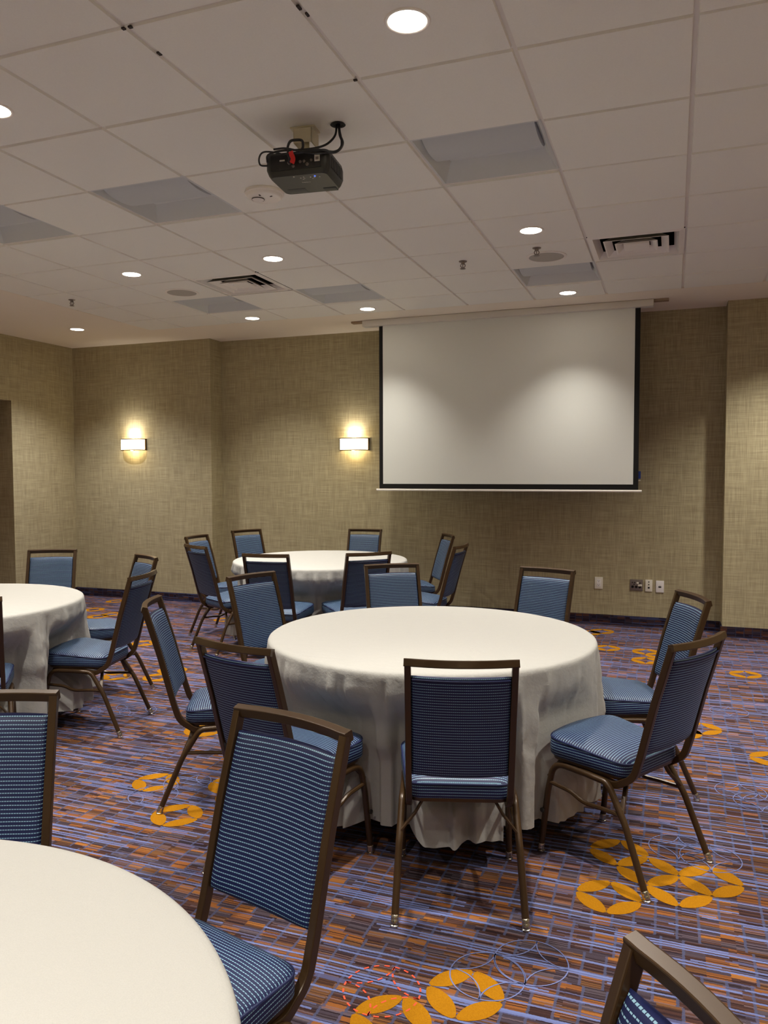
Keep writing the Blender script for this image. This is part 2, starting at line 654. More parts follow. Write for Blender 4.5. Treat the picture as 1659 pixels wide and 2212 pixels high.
def build_left_wall():
    bm = bmesh.new()
    uvl = bm.loops.layers.uv.new('UVMap')

    def quad(cs, ax=1):
        f = bm.faces.new([bm.verts.new(c) for c in cs])
        for l, c in zip(f.loops, cs):
            l[uvl].uv = (c[ax], c[2])
    x, xb = XL, XL - 0.32
    for y0, y1, z0, z1 in ((YR, DY0, 0, CZ), (DY0, DY1, DZ, CZ), (DY1, 5.56, 0, CZ)):
        quad([(x, y0, z0), (x, y1, z0), (x, y1, z1), (x, y0, z1)])
    quad([(x, DY1, 0), (xb, DY1, 0), (xb, DY1, DZ), (x, DY1, DZ)], 0)
    quad([(x, DY0, 0), (xb, DY0, 0), (xb, DY0, DZ), (x, DY0, DZ)], 0)
    quad([(x, DY0, DZ), (x, DY1, DZ), (xb, DY1, DZ), (xb, DY0, DZ)])
    for y0, y1 in ((YR, DY0), (DY1, 5.56)):
        quad([(xb, y0, 0), (xb, y1, 0), (xb, y1, CZ), (xb, y0, CZ)])
    quad([(xb, DY0, DZ), (xb, DY1, DZ), (xb, DY1, CZ), (xb, DY0, CZ)])
    bmesh.ops.remove_doubles(bm, verts=bm.verts[:], dist=1e-5)
    return struct(link('wall_left', bm, 'wall', smooth=False))


build_left_wall()
wall_strip('wall_right', [(XR, YB + 0.2), (XR, YR)], 0, CZ, 'wall')
wall_strip('wall_rear', [(XR, YR), (XL - 0.5, YR)], 0, CZ, 'wall')
bm = bmesh.new()
box(bm, (XL - 0.32, DY0, 0), (XL - 0.27, DY1, DZ), 0, 0.004)
door = struct(link('door_1', bm, plain('door_brown', (104, 78, 48), 0.5, 0, 0.4, 0.15, 14)))
bm = bmesh.new()
lathe(bm, [(0.024, 0), (0.024, 0.01), (0.009, 0.012), (0.009, 0.05)], 16)
box(bm, (-0.01, -0.01, 0.045), (0.01, 0.11, 0.062), 0, 0.004)
h = link('door_handle', bm, 'chrome', door)
h.matrix_local = Matrix.Translation((XL - 0.27, DY0 + 0.08, 1.02)) @ Matrix.Rotation(PI / 2, 4, 'Y')


def skirting(name, pts, h=0.098, t=0.012):
    bm = bmesh.new()
    uvl = bm.loops.layers.uv.new('UVMap')
    run = 0
    P = [Vector((p[0], p[1], 0)) for p in pts]
    nr = []
    for a, b in zip(P, P[1:]):
        d = (b - a).normalized()
        nr.append(Vector((d.y, -d.x, 0)))
    O = []
    for i in range(len(P)):
        o = nr[0] if i == 0 else nr[-1] if i == len(P) - 1 else nr[i - 1] + nr[i]
        O.append(P[i] + o * t)

    def quad(cs, uvs):
        f = bm.faces.new([bm.verts.new(c) for c in cs])
        for l, w in zip(f.loops, uvs):
            l[uvl].uv = w
    for i, (a, b) in enumerate(zip(P, P[1:])):
        L = (b - a).length
        o0, o1 = O[i], O[i + 1]
        quad([(o0.x, o0.y, 0), (o1.x, o1.y, 0), (o1.x, o1.y, h), (o0.x, o0.y, h)], [(run, 0), (run + L, 0), (run + L, h), (run, h)])
        quad([(o0.x, o0.y, h), (o1.x, o1.y, h), (b.x, b.y, h), (a.x, a.y, h)], [(run, h), (run + L, h), (run + L, h + t), (run, h + t)])
        run += L
    return struct(link(name, bm, 'carpet_base', smooth=False))


skirting('baseboard_back', BACK)
skirting('baseboard_left', [(XL, DY1), (XL, 5.42)])
skirting('baseboard_left', [(XL, YR), (XL, DY0)])

# ceiling: lay-in tiles in a T-bar grid, a flush drywall border, openings for the fittings
G = 0.61
TROFFERS = [(-2, 2), (-5, 2), (-7, 2), (-2, 6), (-5, 6), (-7, 6)]
VENTS = [(-1, 5), (-6, 5)]
GX0, GX1, GY0, GY1 = -5.31, XR, YR, 4.755


def build_ceiling():
    bm = bmesh.new()
    skip = set(TROFFERS + VENTS)
    gap = 0.016
    for i in range(-9, 5):
        for j in range(-7, 8):
            if (i, j) in skip:
                continue
            x0, x1 = max(i * G, GX0), min((i + 1) * G, GX1)
            y0, y1 = max(j * G, GY0), min((j + 1) * G, GY1)
            if x1 - x0 < 0.03 or y1 - y0 < 0.03:
                continue
            a, b, c, d = x0 + gap / 2, x1 - gap / 2, y0 + gap / 2, y1 - gap / 2
            if x0 == GX0:
                a = x0 + 0.004
            if y1 == GY1:
                d = y1 - 0.004
            dz = random.uniform(-0.0012, 0.0012)
            e = 0.003
            lo = [bm.verts.new((x, y, CZ + dz)) for x, y in ((a + e, c + e), (b - e, c + e), (b - e, d - e), (a + e, d - e))]
            up = [bm.verts.new((x, y, CZ + 0.013)) for x, y in ((a, c), (b, c), (b, d), (a, d))]
            bm.faces.new(lo).material_index = 0
            for k in range(4):
                bm.faces.new((lo[k], lo[(k + 1) % 4], up[(k + 1) % 4], up[k])).material_index = 0
    # grid bars
    w = 0.012
    for i in range(-8, 8):
        x = i * G
        if GX0 < x < GX1:
            box(bm, (x - w, GY0, CZ + 0.011), (x + w, GY1, CZ + 0.015), 1)
    for j in range(-8, 8):
        y = j * G
        if GY0 < y < GY1:
            box(bm, (GX0, y - w, CZ + 0.0115), (GX1, y + w, CZ + 0.0155), 1)
    # drywall border
    box(bm, (XL - 0.4, YR, CZ), (GX0, YB + 0.2, CZ + 0.02), 2)
    box(bm, (GX0, GY1, CZ), (XR, YB + 0.2, CZ + 0.02), 2)
    # slab far above, closes the plenum
    box(bm, (XL - 0.4, YR, CZ + 0.32), (XR, YB + 0.2, CZ + 0.36), 2)
    # chipped tile corners
    for cx, cy, sx, sy in ((-3 * G + 0.016, 0.008, 0.007, 0.006), (-3 * G - 0.012, 0.008, 0.006, 0.006), (-3 * G + 0.004, 0.185, 0.006, 0.010), (-2 * G - 0.004, 0.11, 0.005, 0.012), (-2 * G + 0.004, 0.155, 0.004, 0.010), (-2 * G - 0.012, G + 0.004, 0.007, 0.005)):
        box(bm, (cx - sx, cy - sy, CZ - 0.0018), (cx + sx, cy + sy, CZ + 0.004), 3)
    return struct(link('ceiling', bm, ['tile', 'tbar', 'drywall', 'chip'], smooth=False))


build_ceiling()


# ------------------------------------------------------------------ ceiling fittings
def make_downlight(label, x, y, power=1.0, tint=(1.0, 0.95, 0.86), angle=DOWNLIGHT_ANGLE):
    t = thing('recessed_downlight', label, 'ceiling light', (x, y, CZ), 0, 'recessed downlights')
    bm = bmesh.new()
    lathe(bm, [(0.0662, 0.006), (0.0662, -0.003), (0.070, -0.005), (0.077, -0.005), (0.080, -0.001), (0.080, 0.004)], 40, cap=False)
    link('trim_ring', bm, 'white', t)
    bm = bmesh.new()
    lathe(bm, [(0.0665, 0.004), (0.0660, -0.0022), (0.05, -0.0030), (0.02, -0.0034)], 40)
    link('lens', bm, 'lamp', t)
    ld = bpy.data.lights.new('downlight_beam', 'SPOT')
    ld.energy = DOWNLIGHT_W * power
    ld.color = tint
    ld.spot_size = math.radians(angle)
    ld.spot_blend = DOWNLIGHT_BLEND
    ld.shadow_soft_size = 0.055
    lo = bpy.data.objects.new('downlight_beam', ld)
    COL.objects.link(lo)
    lo.parent = t
    lo.location = (0, 0, -0.012)
    return t


DL = [(-1.5, 0.5, 'large bright round downlight nearest the camera, top centre of the ceiling'),
      (-4.5, 0.5, 'round downlight cut by the left edge, level with the projector'),
      (-1.5, 4.5, 'round downlight just in front of the right ceiling speaker'),
      (-4.5, 4.5, 'round downlight beyond the projector, beside the left air vent'),
      (-6.5, 4.5, 'round downlight in front of the left ceiling speaker'),
      (-1.5, 7.5, 'round downlight above the projection screen, behind the right troffer'),
      (-4.5, 7.5, 'round downlight just left of the screen case end'),
      (-6.5, 7.5, 'round downlight behind the smallest far left troffer')]
for a, b, lab in DL:
    make_downlight(lab, a * G, b * G, {(-1.5, 7.5): 0.40, (-4.5, 7.5): 0.42, (-6.5, 7.5): 0.8}.get((a, b), 1.0), angle=98 if b == 7.5 and a > -6 else DOWNLIGHT_ANGLE)
make_downlight('round downlight in the plain drywall border near the left corner', -5.99, 4.43, tint=(0.97, 0.95, 0.95))
for a, b in ((1.5, 0.5), (1.5, 4.5), (1.5, 7.5), (3.5, 2.5), (-6.5, 0.5), (-9.83, 3.3), (-9.83, -1.5), (-1.5, -3.5), (-4.5, -3.5), (-6.5, -3.5), (1.5, -3.5)):  # unseen beams without fittings, added for more bounce light
    ld = bpy.data.lights.new('downlight_beam', 'SPOT')
    ld.energy = DOWNLIGHT_W
    ld.color = (1.0, 0.95, 0.86)
    ld.spot_size = math.radians(DOWNLIGHT_ANGLE)
    ld.spot_blend = DOWNLIGHT_BLEND
    ld.shadow_soft_size = 0.055
    lo = bpy.data.objects.new('downlight_beam', ld)
    COL.objects.link(lo)
    lo.location = (a * G, b * G, CZ - 0.012)


def make_troffer(label, i, j):
    t = thing('troffer_light', label, 'ceiling light', ((i + 0.5) * G, (j + 0.5) * G, CZ), 0, 'unlit square troffers')
    o = G / 2 - 0.003
    bm = bmesh.new()
    # shallow housing: flat rim, sloping reflectors to a low roof
    s, hgt = o - 0.012, 0.085
    f = 0.287
    rim = [(-o, -o, 0.009), (o, -o, 0.009), (o, f, 0.009), (-o, f, 0.009)]
    inn = [(-s, -s, 0.006), (s, -s, 0.006), (s, f - 0.006, 0.006), (-s, f - 0.006, 0.006)]
    top = [(-s + 0.05, -s + 0.03, hgt), (s - 0.05, -s + 0.03, hgt), (s - 0.05, s - 0.09, hgt), (-s + 0.05, s - 0.09, hgt)]
    R = [[bm.verts.new(p) for p in q] for q in (rim, inn, top)]
    for a, b in zip(R, R[1:]):
        for k in range(4):
            bm.faces.new((a[k], a[(k + 1) % 4], b[(k + 1) % 4], b[k]))
    bm.faces.new(R[2])
    link('housing', bm, 'troffer', t, sharp=20)
    # half-barrel lens basket running across the fitting
    bm = bmesh.new()
    n = 14
    xs = (-s + 0.028, s - 0.028)
    c0, c1 = -s + 0.02, 0.085
    prof = []
    for k in range(n + 1):
        a = PI * k / n
        prof.append(((c0 + c1) / 2 - math.cos(a) * (c1 - c0) / 2, hgt - 0.004 - math.sin(a) ** 0.8 * 0.072))
    A = [bm.verts.new((xs[0], y, z)) for y, z in prof]
    B = [bm.verts.new((xs[1], y, z)) for y, z in prof]
    for k in range(n):
        bm.faces.new((A[k], A[k + 1], B[k + 1], B[k]))
    bm.faces.new(A)
    bm.faces.new(B)
    link('lens_basket', bm, 'diffuser', t)
    return t


for (i, j), lab in zip(TROFFERS, ['large unlit square troffer to the right of the projector', 'unlit square troffer to the left of the projector',
                                  'unlit square troffer cut by the left edge of the photo', 'unlit square troffer between the right speaker and the screen',
                                  'small unlit square troffer just beyond the left air vent', 'far small unlit square troffer just beyond the left ceiling speaker']):
    make_troffer(lab, i, j)


def make_vent(label, i, j):
    t = thing('air_vent', label, 'air vent', ((i + 0.5) * G, (j + 0.5) * G, CZ), 0, 'square ceiling air vents')
    o = G / 2 - 0.003
    bm = bmesh.new()
    q = o - 0.035
    for z, a, b in ((0.0, o, q),):
        ro = [bm.verts.new((sx * a, sy * a, 0.003)) for sx, sy in ((-1, -1), (1, -1), (1, 1), (-1, 1))]
        ri = [bm.verts.new((sx * b, sy * b, -0.002)) for sx, sy in ((-1, -1), (1, -1), (1, 1), (-1, 1))]
        ru = [bm.verts.new((sx * (b - 0.03), sy * (b - 0.03), 0.05)) for sx, sy in ((-1, -1), (1, -1), (1, 1), (-1, 1))]
        for u, v in ((ro, ri),):
            for k in range(4):
                bm.faces.new((u[k], u[(k + 1) % 4], v[(k + 1) % 4], v[k]))
        for k in (1, 2, 3):
            bm.faces.new((ri[k], ri[(k + 1) % 4], ru[(k + 1) % 4], ru[k]))
    link('vent_frame', bm, 'white', t, smooth=False)
    bm = bmesh.new()
    box(bm, (-o, -o, 0.004), (o, o, 0.2))
    for f in list(bm.faces):
        if f.calc_center_median().z < 0.01:
            bm.faces.remove(f)
    link('duct_box', bm, 'dark', t, smooth=False)
    for a, z in ((0.205, -0.004), (0.135, -0.007)):
        bm = bmesh.new()
        e = 0.004
        rings = []
        for (h, zz) in ((a, z), (a - 0.045, z + 0.032), (a - 0.045 - e, z + 0.032), (a - e * 2.2, z)):
            rings.append([bm.verts.new((sx * h, sy * h, zz)) for sx, sy in ((-1, -1), (1, -1), (1, 1), (-1, 1))])
        rings.append(rings[0])
        for u, v in zip(rings, rings[1:]):
            for k in range(4):
                bm.faces.new((u[k], u[(k + 1) % 4], v[(k + 1) % 4], v[k]))
        link('louver_cone', bm, 'white', t, smooth=False)
    bm = bmesh.new()
    box(bm, (-0.082, -0.082, -0.004), (0.082, 0.082, 0.006), 0, 0.002)
    link('centre_panel', bm, 'white', t, smooth=False)


make_vent('square white stepped air vent on the right, beside the right speaker', *VENTS[0])
make_vent('square white stepped air vent left of centre, beside a lit downlight', *VENTS[1])


def make_speaker(label, x, y):
    t = thing('ceiling_speaker', label, 'speaker', (x, y, CZ), 0, 'round ceiling speakers')
    bm = bmesh.new()
    lathe(bm, [(0.122, 0.003), (0.122, -0.006), (0.134, -0.008), (0.141, -0.004), (0.141, 0.003)], 48, cap=False)
    link('bezel', bm, 'white', t)
    bm = bmesh.new()
    lathe(bm, [(0.123, 0.003), (0.122, -0.004), (0.06, -0.006), (0.01, -0.0065)], 48)
    link('speaker_grille', bm, 'grille', t)


make_speaker('round grey ceiling speaker on the right, behind a lit downlight', -1.5 * G, 5.55 * G)
make_speaker('round grey ceiling speaker on the left, beside the left air vent', -6.5 * G, 5.57 * G)

# smoke alarm base beside the projector
t = thing('smoke_detector', 'round white smoke detector on the ceiling behind the projector', 'smoke detector', (-2.155, 1.555, CZ))
bm = bmesh.new()
lathe(bm, [(0.103, 0.0), (0.106, -0.006), (0.106, -0.016), (0.098, -0.020), (0.094, -0.030), (0.084, -0.036), (0.04, -0.038), (0.005, -0.038)], 48)
link('detector_body', bm, 'smoke', t)
bm = bmesh.new()
lathe(bm, [(0.034, -0.036), (0.033, -0.043), (0.026, -0.048), (0.004, -0.049)], 28, mtx=Matrix.Translation((-0.03, -0.015, 0)))
link('sensor_chamber', bm, 'white', t)
bm = bmesh.new()
lathe(bm, [(0.0325, -0.0437), (0.0345, -0.0437), (0.0345, -0.0400), (0.0325, -0.0400)], 28, cap=False, mtx=Matrix.Translation((-0.03, -0.015, 0)))
link('chamber_ring', bm, 'chip', t)
for a in (0.4, 1.5):
    bm = bmesh.new()
    box(bm, (0.05, -0.004, -0.0385), (0.066, 0.004, -0.036), mtx=Matrix.Rotation(-a, 4, 'Z'))
    link('sounder_slot', bm, 'chip', t)


def make_sprinkler(label, x, y):
    t = thing('sprinkler_head', label, 'sprinkler', (x, y, CZ), 0.3, 'pendent sprinkler heads')
    bm = bmesh.new()
    lathe(bm, [(0.030, 0.001), (0.028, -0.004), (0.014, -0.009), (0.012, -0.02), (0.005, -0.02)], 24)
    link('escutcheon', bm, 'steel', t)
    bm = bmesh.new()
    for s in (-1, 1):
        sweep(bm, spline([(s * 0.010, 0, -0.018), (s * 0.016, 0, -0.032), (s * 0.004, 0, -0.050)], 5), circle(0.0035, 6))
    lathe(bm, [(0.003, -0.02), (0.003, -0.05)], 8)
    link('yoke', bm, 'steel', t)
    bm = bmesh.new()
    lathe(bm, [(0.003, -0.049), (0.019, -0.0505), (0.020, -0.0535), (0.003, -0.0535)], 16)
    link('deflector', bm, 'steel', t)


make_sprinkler('small metal sprinkler head alone on a tile above the screen centre', -1.50, 3.30)
make_sprinkler('small metal sprinkler head beside the rim of the right ceiling speaker', -0.945, 3.15)
make_sprinkler('small metal sprinkler head on the far left, at the drywall border', -5.03, 3.29)

# ------------------------------------------------------------------ projector
PX, PY, PZ, PR = -1.605, 0.935, 2.785, math.radians(6)
t = thing('projector', 'charcoal projector hanging upside down from the ceiling', 'projector', (PX, PY, PZ), PR)
bm = bmesh.new()
tb = bmesh.new()
hw, hd, hh = 0.146, 0.118, 0.098
rows = [(0.0, 0.88, 0.90), (0.012, 0.94, 0.95), (0.035, 1.0, 1.0), (0.075, 1.0, 1.0), (hh, 0.96, 0.97)]
rings = []
for z, kx, ky in rows:
    rings.append([tb.verts.new((px * kx, py * ky, z)) for px, py in rrect(hw * 2, hd * 2, 0.03, 6)])
for a, b in zip(rings, rings[1:]):
    for k in range(len(a)):
        tb.faces.new((a[k], a[(k + 1) % len(a)], b[(k + 1) % len(a)], b[k]))
tb.faces.new(rings[0])
tb.faces.new(rings[-1])
merge(bm, tb)
link('projector_body', bm, 'proj', t)
bm = bmesh.new()
box(bm, (-0.118, -hd - 0.0015, 0.022), (0.112, -hd + 0.006, 0.088), 0, 0.002)
rear = link('connector_panel', bm, 'projdark', t)
bm = bmesh.new()
for x, z, r in ((0.02, 0.05, 0.006), (0.038, 0.05, 0.006), (0.052, 0.036, 0.007), (-0.03, 0.05, 0.008), (-0.012, 0.034, 0.006), (0.07, 0.052, 0.005)):
    lathe(bm, [(r, 0), (r, 0.006), (r * 0.55, 0.006), (r * 0.5, 0.002)], 14, mtx=Matrix.Translation((x, -hd - 0.001, z)) @ Matrix.Rotation(PI / 2, 4, 'X'))
link('sockets', bm, 'steel', rear)
bm = bmesh.new()
box(bm, (0.084, -hd - 0.0035, 0.046), (0.108, -hd - 0.0016, 0.078))
link('barcode_sticker', bm, 'label', rear)
bm = bmesh.new()
box(bm, (0.089, -hd - 0.0042, 0.052), (0.103, -hd - 0.0034, 0.064))
link('barcode', bm, 'steel', rear)
bm = bmesh.new()
box(bm, (-0.075, -hd - 0.003, 0.060), (-0.052, -hd - 0.0015, 0.066))
link('port_label', bm, 'label', rear)
# lens hood opening at the far edge of the underside and the vent grilles on the right flank
bm = bmesh.new()
box(bm, (0.060, hd - 0.055, -0.002), (0.120, hd - 0.012, 0.012), 0, 0.002)
link('lens_window', bm, 'projdark', t)
bm = bmesh.new()
box(bm, (-0.105, 0.045, -0.0012), (-0.020, 0.098, 0.004), 0, 0.001)
link('lamp_cover', bm, plain('projector_grey', (62, 63, 58), 0.5), t)
bm = bmesh.new()
for k in range(7):
    box(bm, (hw - 0.002, -0.075 + k * 0.022, 0.03), (hw + 0.0015, -0.062 + k * 0.022, 0.078))
link('vent_grille', bm, 'projdark', t)
for x, y in ((0.005, -0.075), (0.02, -0.068), (0.012, -0.06), (0.02, -0.082), (0.05, -0.075), (0.066, -0.07), (0.055, -0.06), (0.09, -0.07), (-0.02, -0.095)):
    bm = bmesh.new()
    lathe(bm, [(0.0035, 0.001), (0.0035, -0.0016), (0.0012, -0.002)], 10, mtx=Matrix.Translation((x, y, 0)))
    link('button', bm, 'label', t)
bm = bmesh.new()
lathe(bm, [(0.004, 0.001), (0.004, -0.002), (0.0012, -0.0024)], 10, mtx=Matrix.Translation((0.072, -0.082, 0)))
link('status_light', bm, 'ledblue', t)
# maker's lettering on the underside (white block letters)
cu = bpy.data.curves.new('maker_lettering', 'FONT')
cu.body = 'EPSON'
cu.size = 0.013
cu.extrude = 0.0003
cu.align_x = 'CENTER'
fo = bpy.data.objects.new('maker_lettering', cu)
COL.objects.link(fo)
dg = bpy.context.evaluated_depsgraph_get()
lm = bpy.data.meshes.new_from_object(fo.evaluated_get(dg))
bpy.data.objects.remove(fo)
lo = bpy.data.objects.new('maker_lettering', lm)
lm.materials.append(M['label'])
COL.objects.link(lo)
lo.parent = t
lo.location = (0.012, -0.028, -0.0006)
lo.rotation_euler = (PI, 0, PI)
# ceiling mount holding it
bm = bmesh.new()
mz = CZ - PZ
box(bm, (-0.06, -0.035, mz - 0.006), (0.055, 0.045, mz), 0, 0.002)
box(bm, (-0.04, -0.045, mz - 0.075), (0.045, -0.040, mz - 0.012), 0, 0.001)
box(bm, (0.040, -0.045, mz - 0.075), (0.045, 0.05, mz - 0.012), 0, 0.001)
box(bm, (-0.04, -0.045, mz - 0.075), (-0.035, 0.05, mz - 0.012), 0, 0.001)
lathe(bm, [(0.018, 0.09), (0.018, mz - 0.01)], 18)
box(bm, (-0.06, -0.05, hh - 0.002), (0.06, 0.06, hh + 0.012), 0, 0.003)
link('ceiling_bracket', bm, 'mount', t)
# the loose leads draped over it: one object each
hx, hy = 0.155, -0.01           # hole in the tile, relative to the projector
bm = bmesh.new()
lathe(bm, [(0.030, mz + 0.0005), (0.034, mz - 0.003), (0.022, mz - 0.003), (0.021, mz + 0.003)], 20, cap=False, mtx=Matrix.Translation((hx, hy, 0)))
lathe(bm, [(0.0225, mz - 0.0012), (0.005, mz - 0.001)], 20, mtx=Matrix.Translation((hx, hy, 0)))
gro = link('cable_grommet', bm, 'black')
gro.location, gro.rotation_euler = t.location.copy(), t.rotation_euler.copy()
tag(gro, 'black cable hole with grommet in the ceiling tile above the projector', 'cable grommet')
CABLES = [
    ('thick black video lead looping down right of the projector', 0.0062, [(hx + .004, hy, mz), (hx + .012, hy - .01, mz - .05), (hx + .03, hy - .03, mz - .10), (hx + .015, hy - .09, mz - .155), (.10, -.135, hh - .012), (.04, -.15, hh - .020), (-.01, -.15, .07), (-.03, -.125, .05)]),
    ('black power lead dropping from the ceiling hole onto the projector', 0.0048, [(hx - .006, hy, mz), (hx - .01, hy - .01, mz - .05), (hx - .035, hy - .04, mz - .095), (.085, -.10, hh + .012), (.03, -.14, hh - .006), (-.06, -.15, hh - .006), (-.12, -.14, hh - .014), (-.13, -.125, .06)]),
    ('black lead arching in an upright hoop over the projector', 0.0055, [(-.025, -.135, .065), (-.030, -.14, hh + .005), (-.022, -.13, hh + .038), (.0, -.12, hh + .046), (.028, -.12, hh + .040), (.036, -.13, hh + .010), (.03, -.145, .085)]),
    ('thin black lead coiled off the left end of the projector', 0.0038, [(-.05, -.125, .085), (-.10, -.15, .092), (-.145, -.14, .098), (-.166, -.13, .080), (-.160, -.13, .05), (-.125, -.125, .045)]),
    ('thin black lead running straight across the back of the projector', 0.0040, [(hx + .002, hy - .004, mz), (hx + .022, hy - .02, mz - .08), (hx + .022, hy - .07, mz - .14), (.11, -.14, hh - .03), (.05, -.155, hh - .024), (-.03, -.155, hh + .000), (-.09, -.15, hh + .004)]),
]
for lab, r, pts in CABLES:
    bm = bmesh.new()
    sweep(bm, spline(pts, 8), circle(r, 8))
    c = link('cable', bm, 'cable')
    c.location, c.rotation_euler = t.location.copy(), t.rotation_euler.copy()
    tag(c, lab, 'cable', 'black leads on the projector')
bm = bmesh.new()
strip = spline([(-.010, -.158, .082), (-.004, -.162, .066), (.002, -.160, .050), (-.006, -.154, .034)], 4)
sweep(bm, strip, [(.010, .0008), (-.010, .0008), (-.010, -.0008), (.010, -.0008)], side=(1, 0, 0.15))
rt = link('red_tape_flag', bm, 'redtape')
rt.location, rt.rotation_euler = t.location.copy(), t.rotation_euler.copy()
tag(rt, 'red tape flag hanging from the leads behind the projector', 'tape')

# ------------------------------------------------------------------ projection screen
sy = 5.12
t = thing('projection_screen', 'large white pull-down projection screen with black border', 'projection screen', (-1.60, sy, 1.32))
x0, x1 = -2.835 + 1.60, -0.345 + 1.60
ztop, zbot = 2.975 - 1.32, 0.02
bm = bmesh.new()
box(bm, (x0, -0.0015, zbot), (x1, 0.0015, ztop))
link('black_border', bm, 'black', t, smooth=False)
bm = bmesh.new()
nx, nz = 30, 24
V = [[bm.verts.new((x0 + 0.040 + (x1 - x0 - 0.085) * i / nx, -0.0030 - 0.0012 * math.sin(k / nz * 9 + i * 0.05), zbot + 0.048 + (ztop - zbot - 0.05) * k / nz)) for k in range(nz + 1)] for i in range(nx + 1)]
for i in range(nx):
    for k in range(nz):
        bm.faces.new((V[i][k], V[i + 1][k], V[i + 1][k + 1], V[i][k + 1]))
link('screen_fabric', bm, 'screen', t)
bm = bmesh.new()
sweep(bm, [(x0 - 0.03, 0, 0.008), (x1 + 0.03, 0, 0.008)], rrect(0.022, 0.020, 0.006, 4), side=(0, 1, 0))
link('bottom_bar', bm, 'white', t)
bm = bmesh.new()
box(bm, (-3.0 + 1.60, -0.05, 2.962 - 1.32), (-0.235 + 1.60, 0.05, 3.022 - 1.32), 0, 0.008)
case = link('screen_case', bm, 'case', t)
for xx in (-3.06, -0.175):
    bm = bmesh.new()
    box(bm, (xx + 1.60 - 0.065, -0.035, 3.005 - 1.32), (xx + 1.60 + 0.065, 0.035, CZ - 1.32), 0, 0.003)
    link('mounting_bracket', bm, plain('bracket_tan', (150, 128, 104), 0.6), case)


# ------------------------------------------------------------------ wall sconces
def make_sconce(label, x, y, z, rz=0.0, up=1.0):
    t = thing('wall_sconce', label, 'wall lamp', (x, y, z), rz, 'lit half-round wall sconces')
    w, d, h = 0.165, 0.095, 0.064
    n = 20
    arc = [(-w + 2 * w * k / n, -0.02 - d * math.sqrt(max(0, 1 - (abs(-1 + 2 * k / n)) ** 2.6))) for k in range(n + 1)]
    bm = bmesh.new()
    A = [bm.verts.new((a, b, -h)) for a, b in arc]
    B = [bm.verts.new((a, b, h)) for a, b in arc]
    for k in range(n):
        bm.faces.new((A[k], A[k + 1], B[k + 1], B[k]))
    link('lamp_shade', bm, 'shade', t)
    for zz in (-h, h):
        bm = bmesh.new()
        sweep(bm, [(-w - 0.004, 0, zz)] + [(a * 1.02, b * 1.02, zz) for a, b in arc] + [(w + 0.004, 0, zz)], rrect(0.010, 0.005, 0.002, 2), side=(0, 0, 1))
        link('shade_rim', bm, 'bronze', t)
    bm = bmesh.new()
    box(bm, (-0.13, -0.012, -0.055), (0.13, 0.0, 0.055), 0, 0.003)
    for s in (-1, 1):
        box(bm, (s * (w + 0.001) - 0.004, -0.03, -h), (s * (w + 0.001) + 0.004, 0.0, h), 0, 0.001)
    link('back_plate', bm, 'bronze', t)
    bm = bmesh.new()
    lathe(bm, [(0.006, -0.075), (0.016, -0.068), (0.020, -0.052), (0.016, -0.03), (0.012, -0.01), (0.012, 0.01)], 18, mtx=Matrix.Translation((0, -0.06, 0)))
    link('bulb', bm, 'bulb', t)
    for zz, p in ((0.075, 1.0), (-0.085, 0.75)):
        ld = bpy.data.lights.new('sconce_light', 'POINT')
        ld.energy = SCONCE_W * p
        ld.color = (1.0, 0.80, 0.47)
        ld.shadow_soft_size = 0.03
        lo = bpy.data.objects.new('sconce_light', ld)
        COL.objects.link(lo)
        lo.parent = t
        lo.location = (0, -0.07, zz)
    ld = bpy.data.lights.new('sconce_fill_uplight', 'SPOT')  # extra upward spot added in each sconce as ceiling fill
    ld.energy = UPLIGHT_W * up
    ld.color = (1.0, 0.93, 0.82)
    ld.spot_size = math.radians(125)
    ld.spot_blend = 0.9
    ld.shadow_soft_size = 0.04
    lo = bpy.data.objects.new('sconce_fill_uplight', ld)
    COL.objects.link(lo)
    lo.parent = t
    lo.location = (0, -0.075, 0.075)
    lo.rotation_euler = (PI - math.radians(38), 0, 0)


make_sconce('lit half-round wall sconce in the left corner bay, farther from the screen', -6.05, 5.42, 1.838, 0, 0.08)
make_sconce('lit half-round wall sconce directly beside the projection screen', -3.32, YB, 1.810, 0, 0.08)
for q, (xx, yy, rz) in enumerate(((XR, 1.2, -PI / 2), (XR, -1.8, -PI / 2), (-5.0, YR, PI), (-2.2, YR, PI), (0.8, YR, PI), (XL, 1.6, PI / 2), (XL, -1.4, PI / 2))):  # unseen sconces added on the other walls to brighten the ceiling
    make_sconce('added half-round wall sconce out of view, brightening the ceiling', xx, yy, 1.82, rz)


# ------------------------------------------------------------------ wall plates
def make_plate(name, label, x0, x1, z0, z1, mat, cat):
    t = thing(name, label, cat, ((x0 + x1) / 2, YB, (z0 + z1) / 2))
    w, h = (x1 - x0) / 2, (z1 - z0) / 2
    bm = bmesh.new()
    box(bm, (-w, -0.008, -h), (w, 0, h), 0, 0.0025)
    link('face_plate', bm, mat, t)
    return t


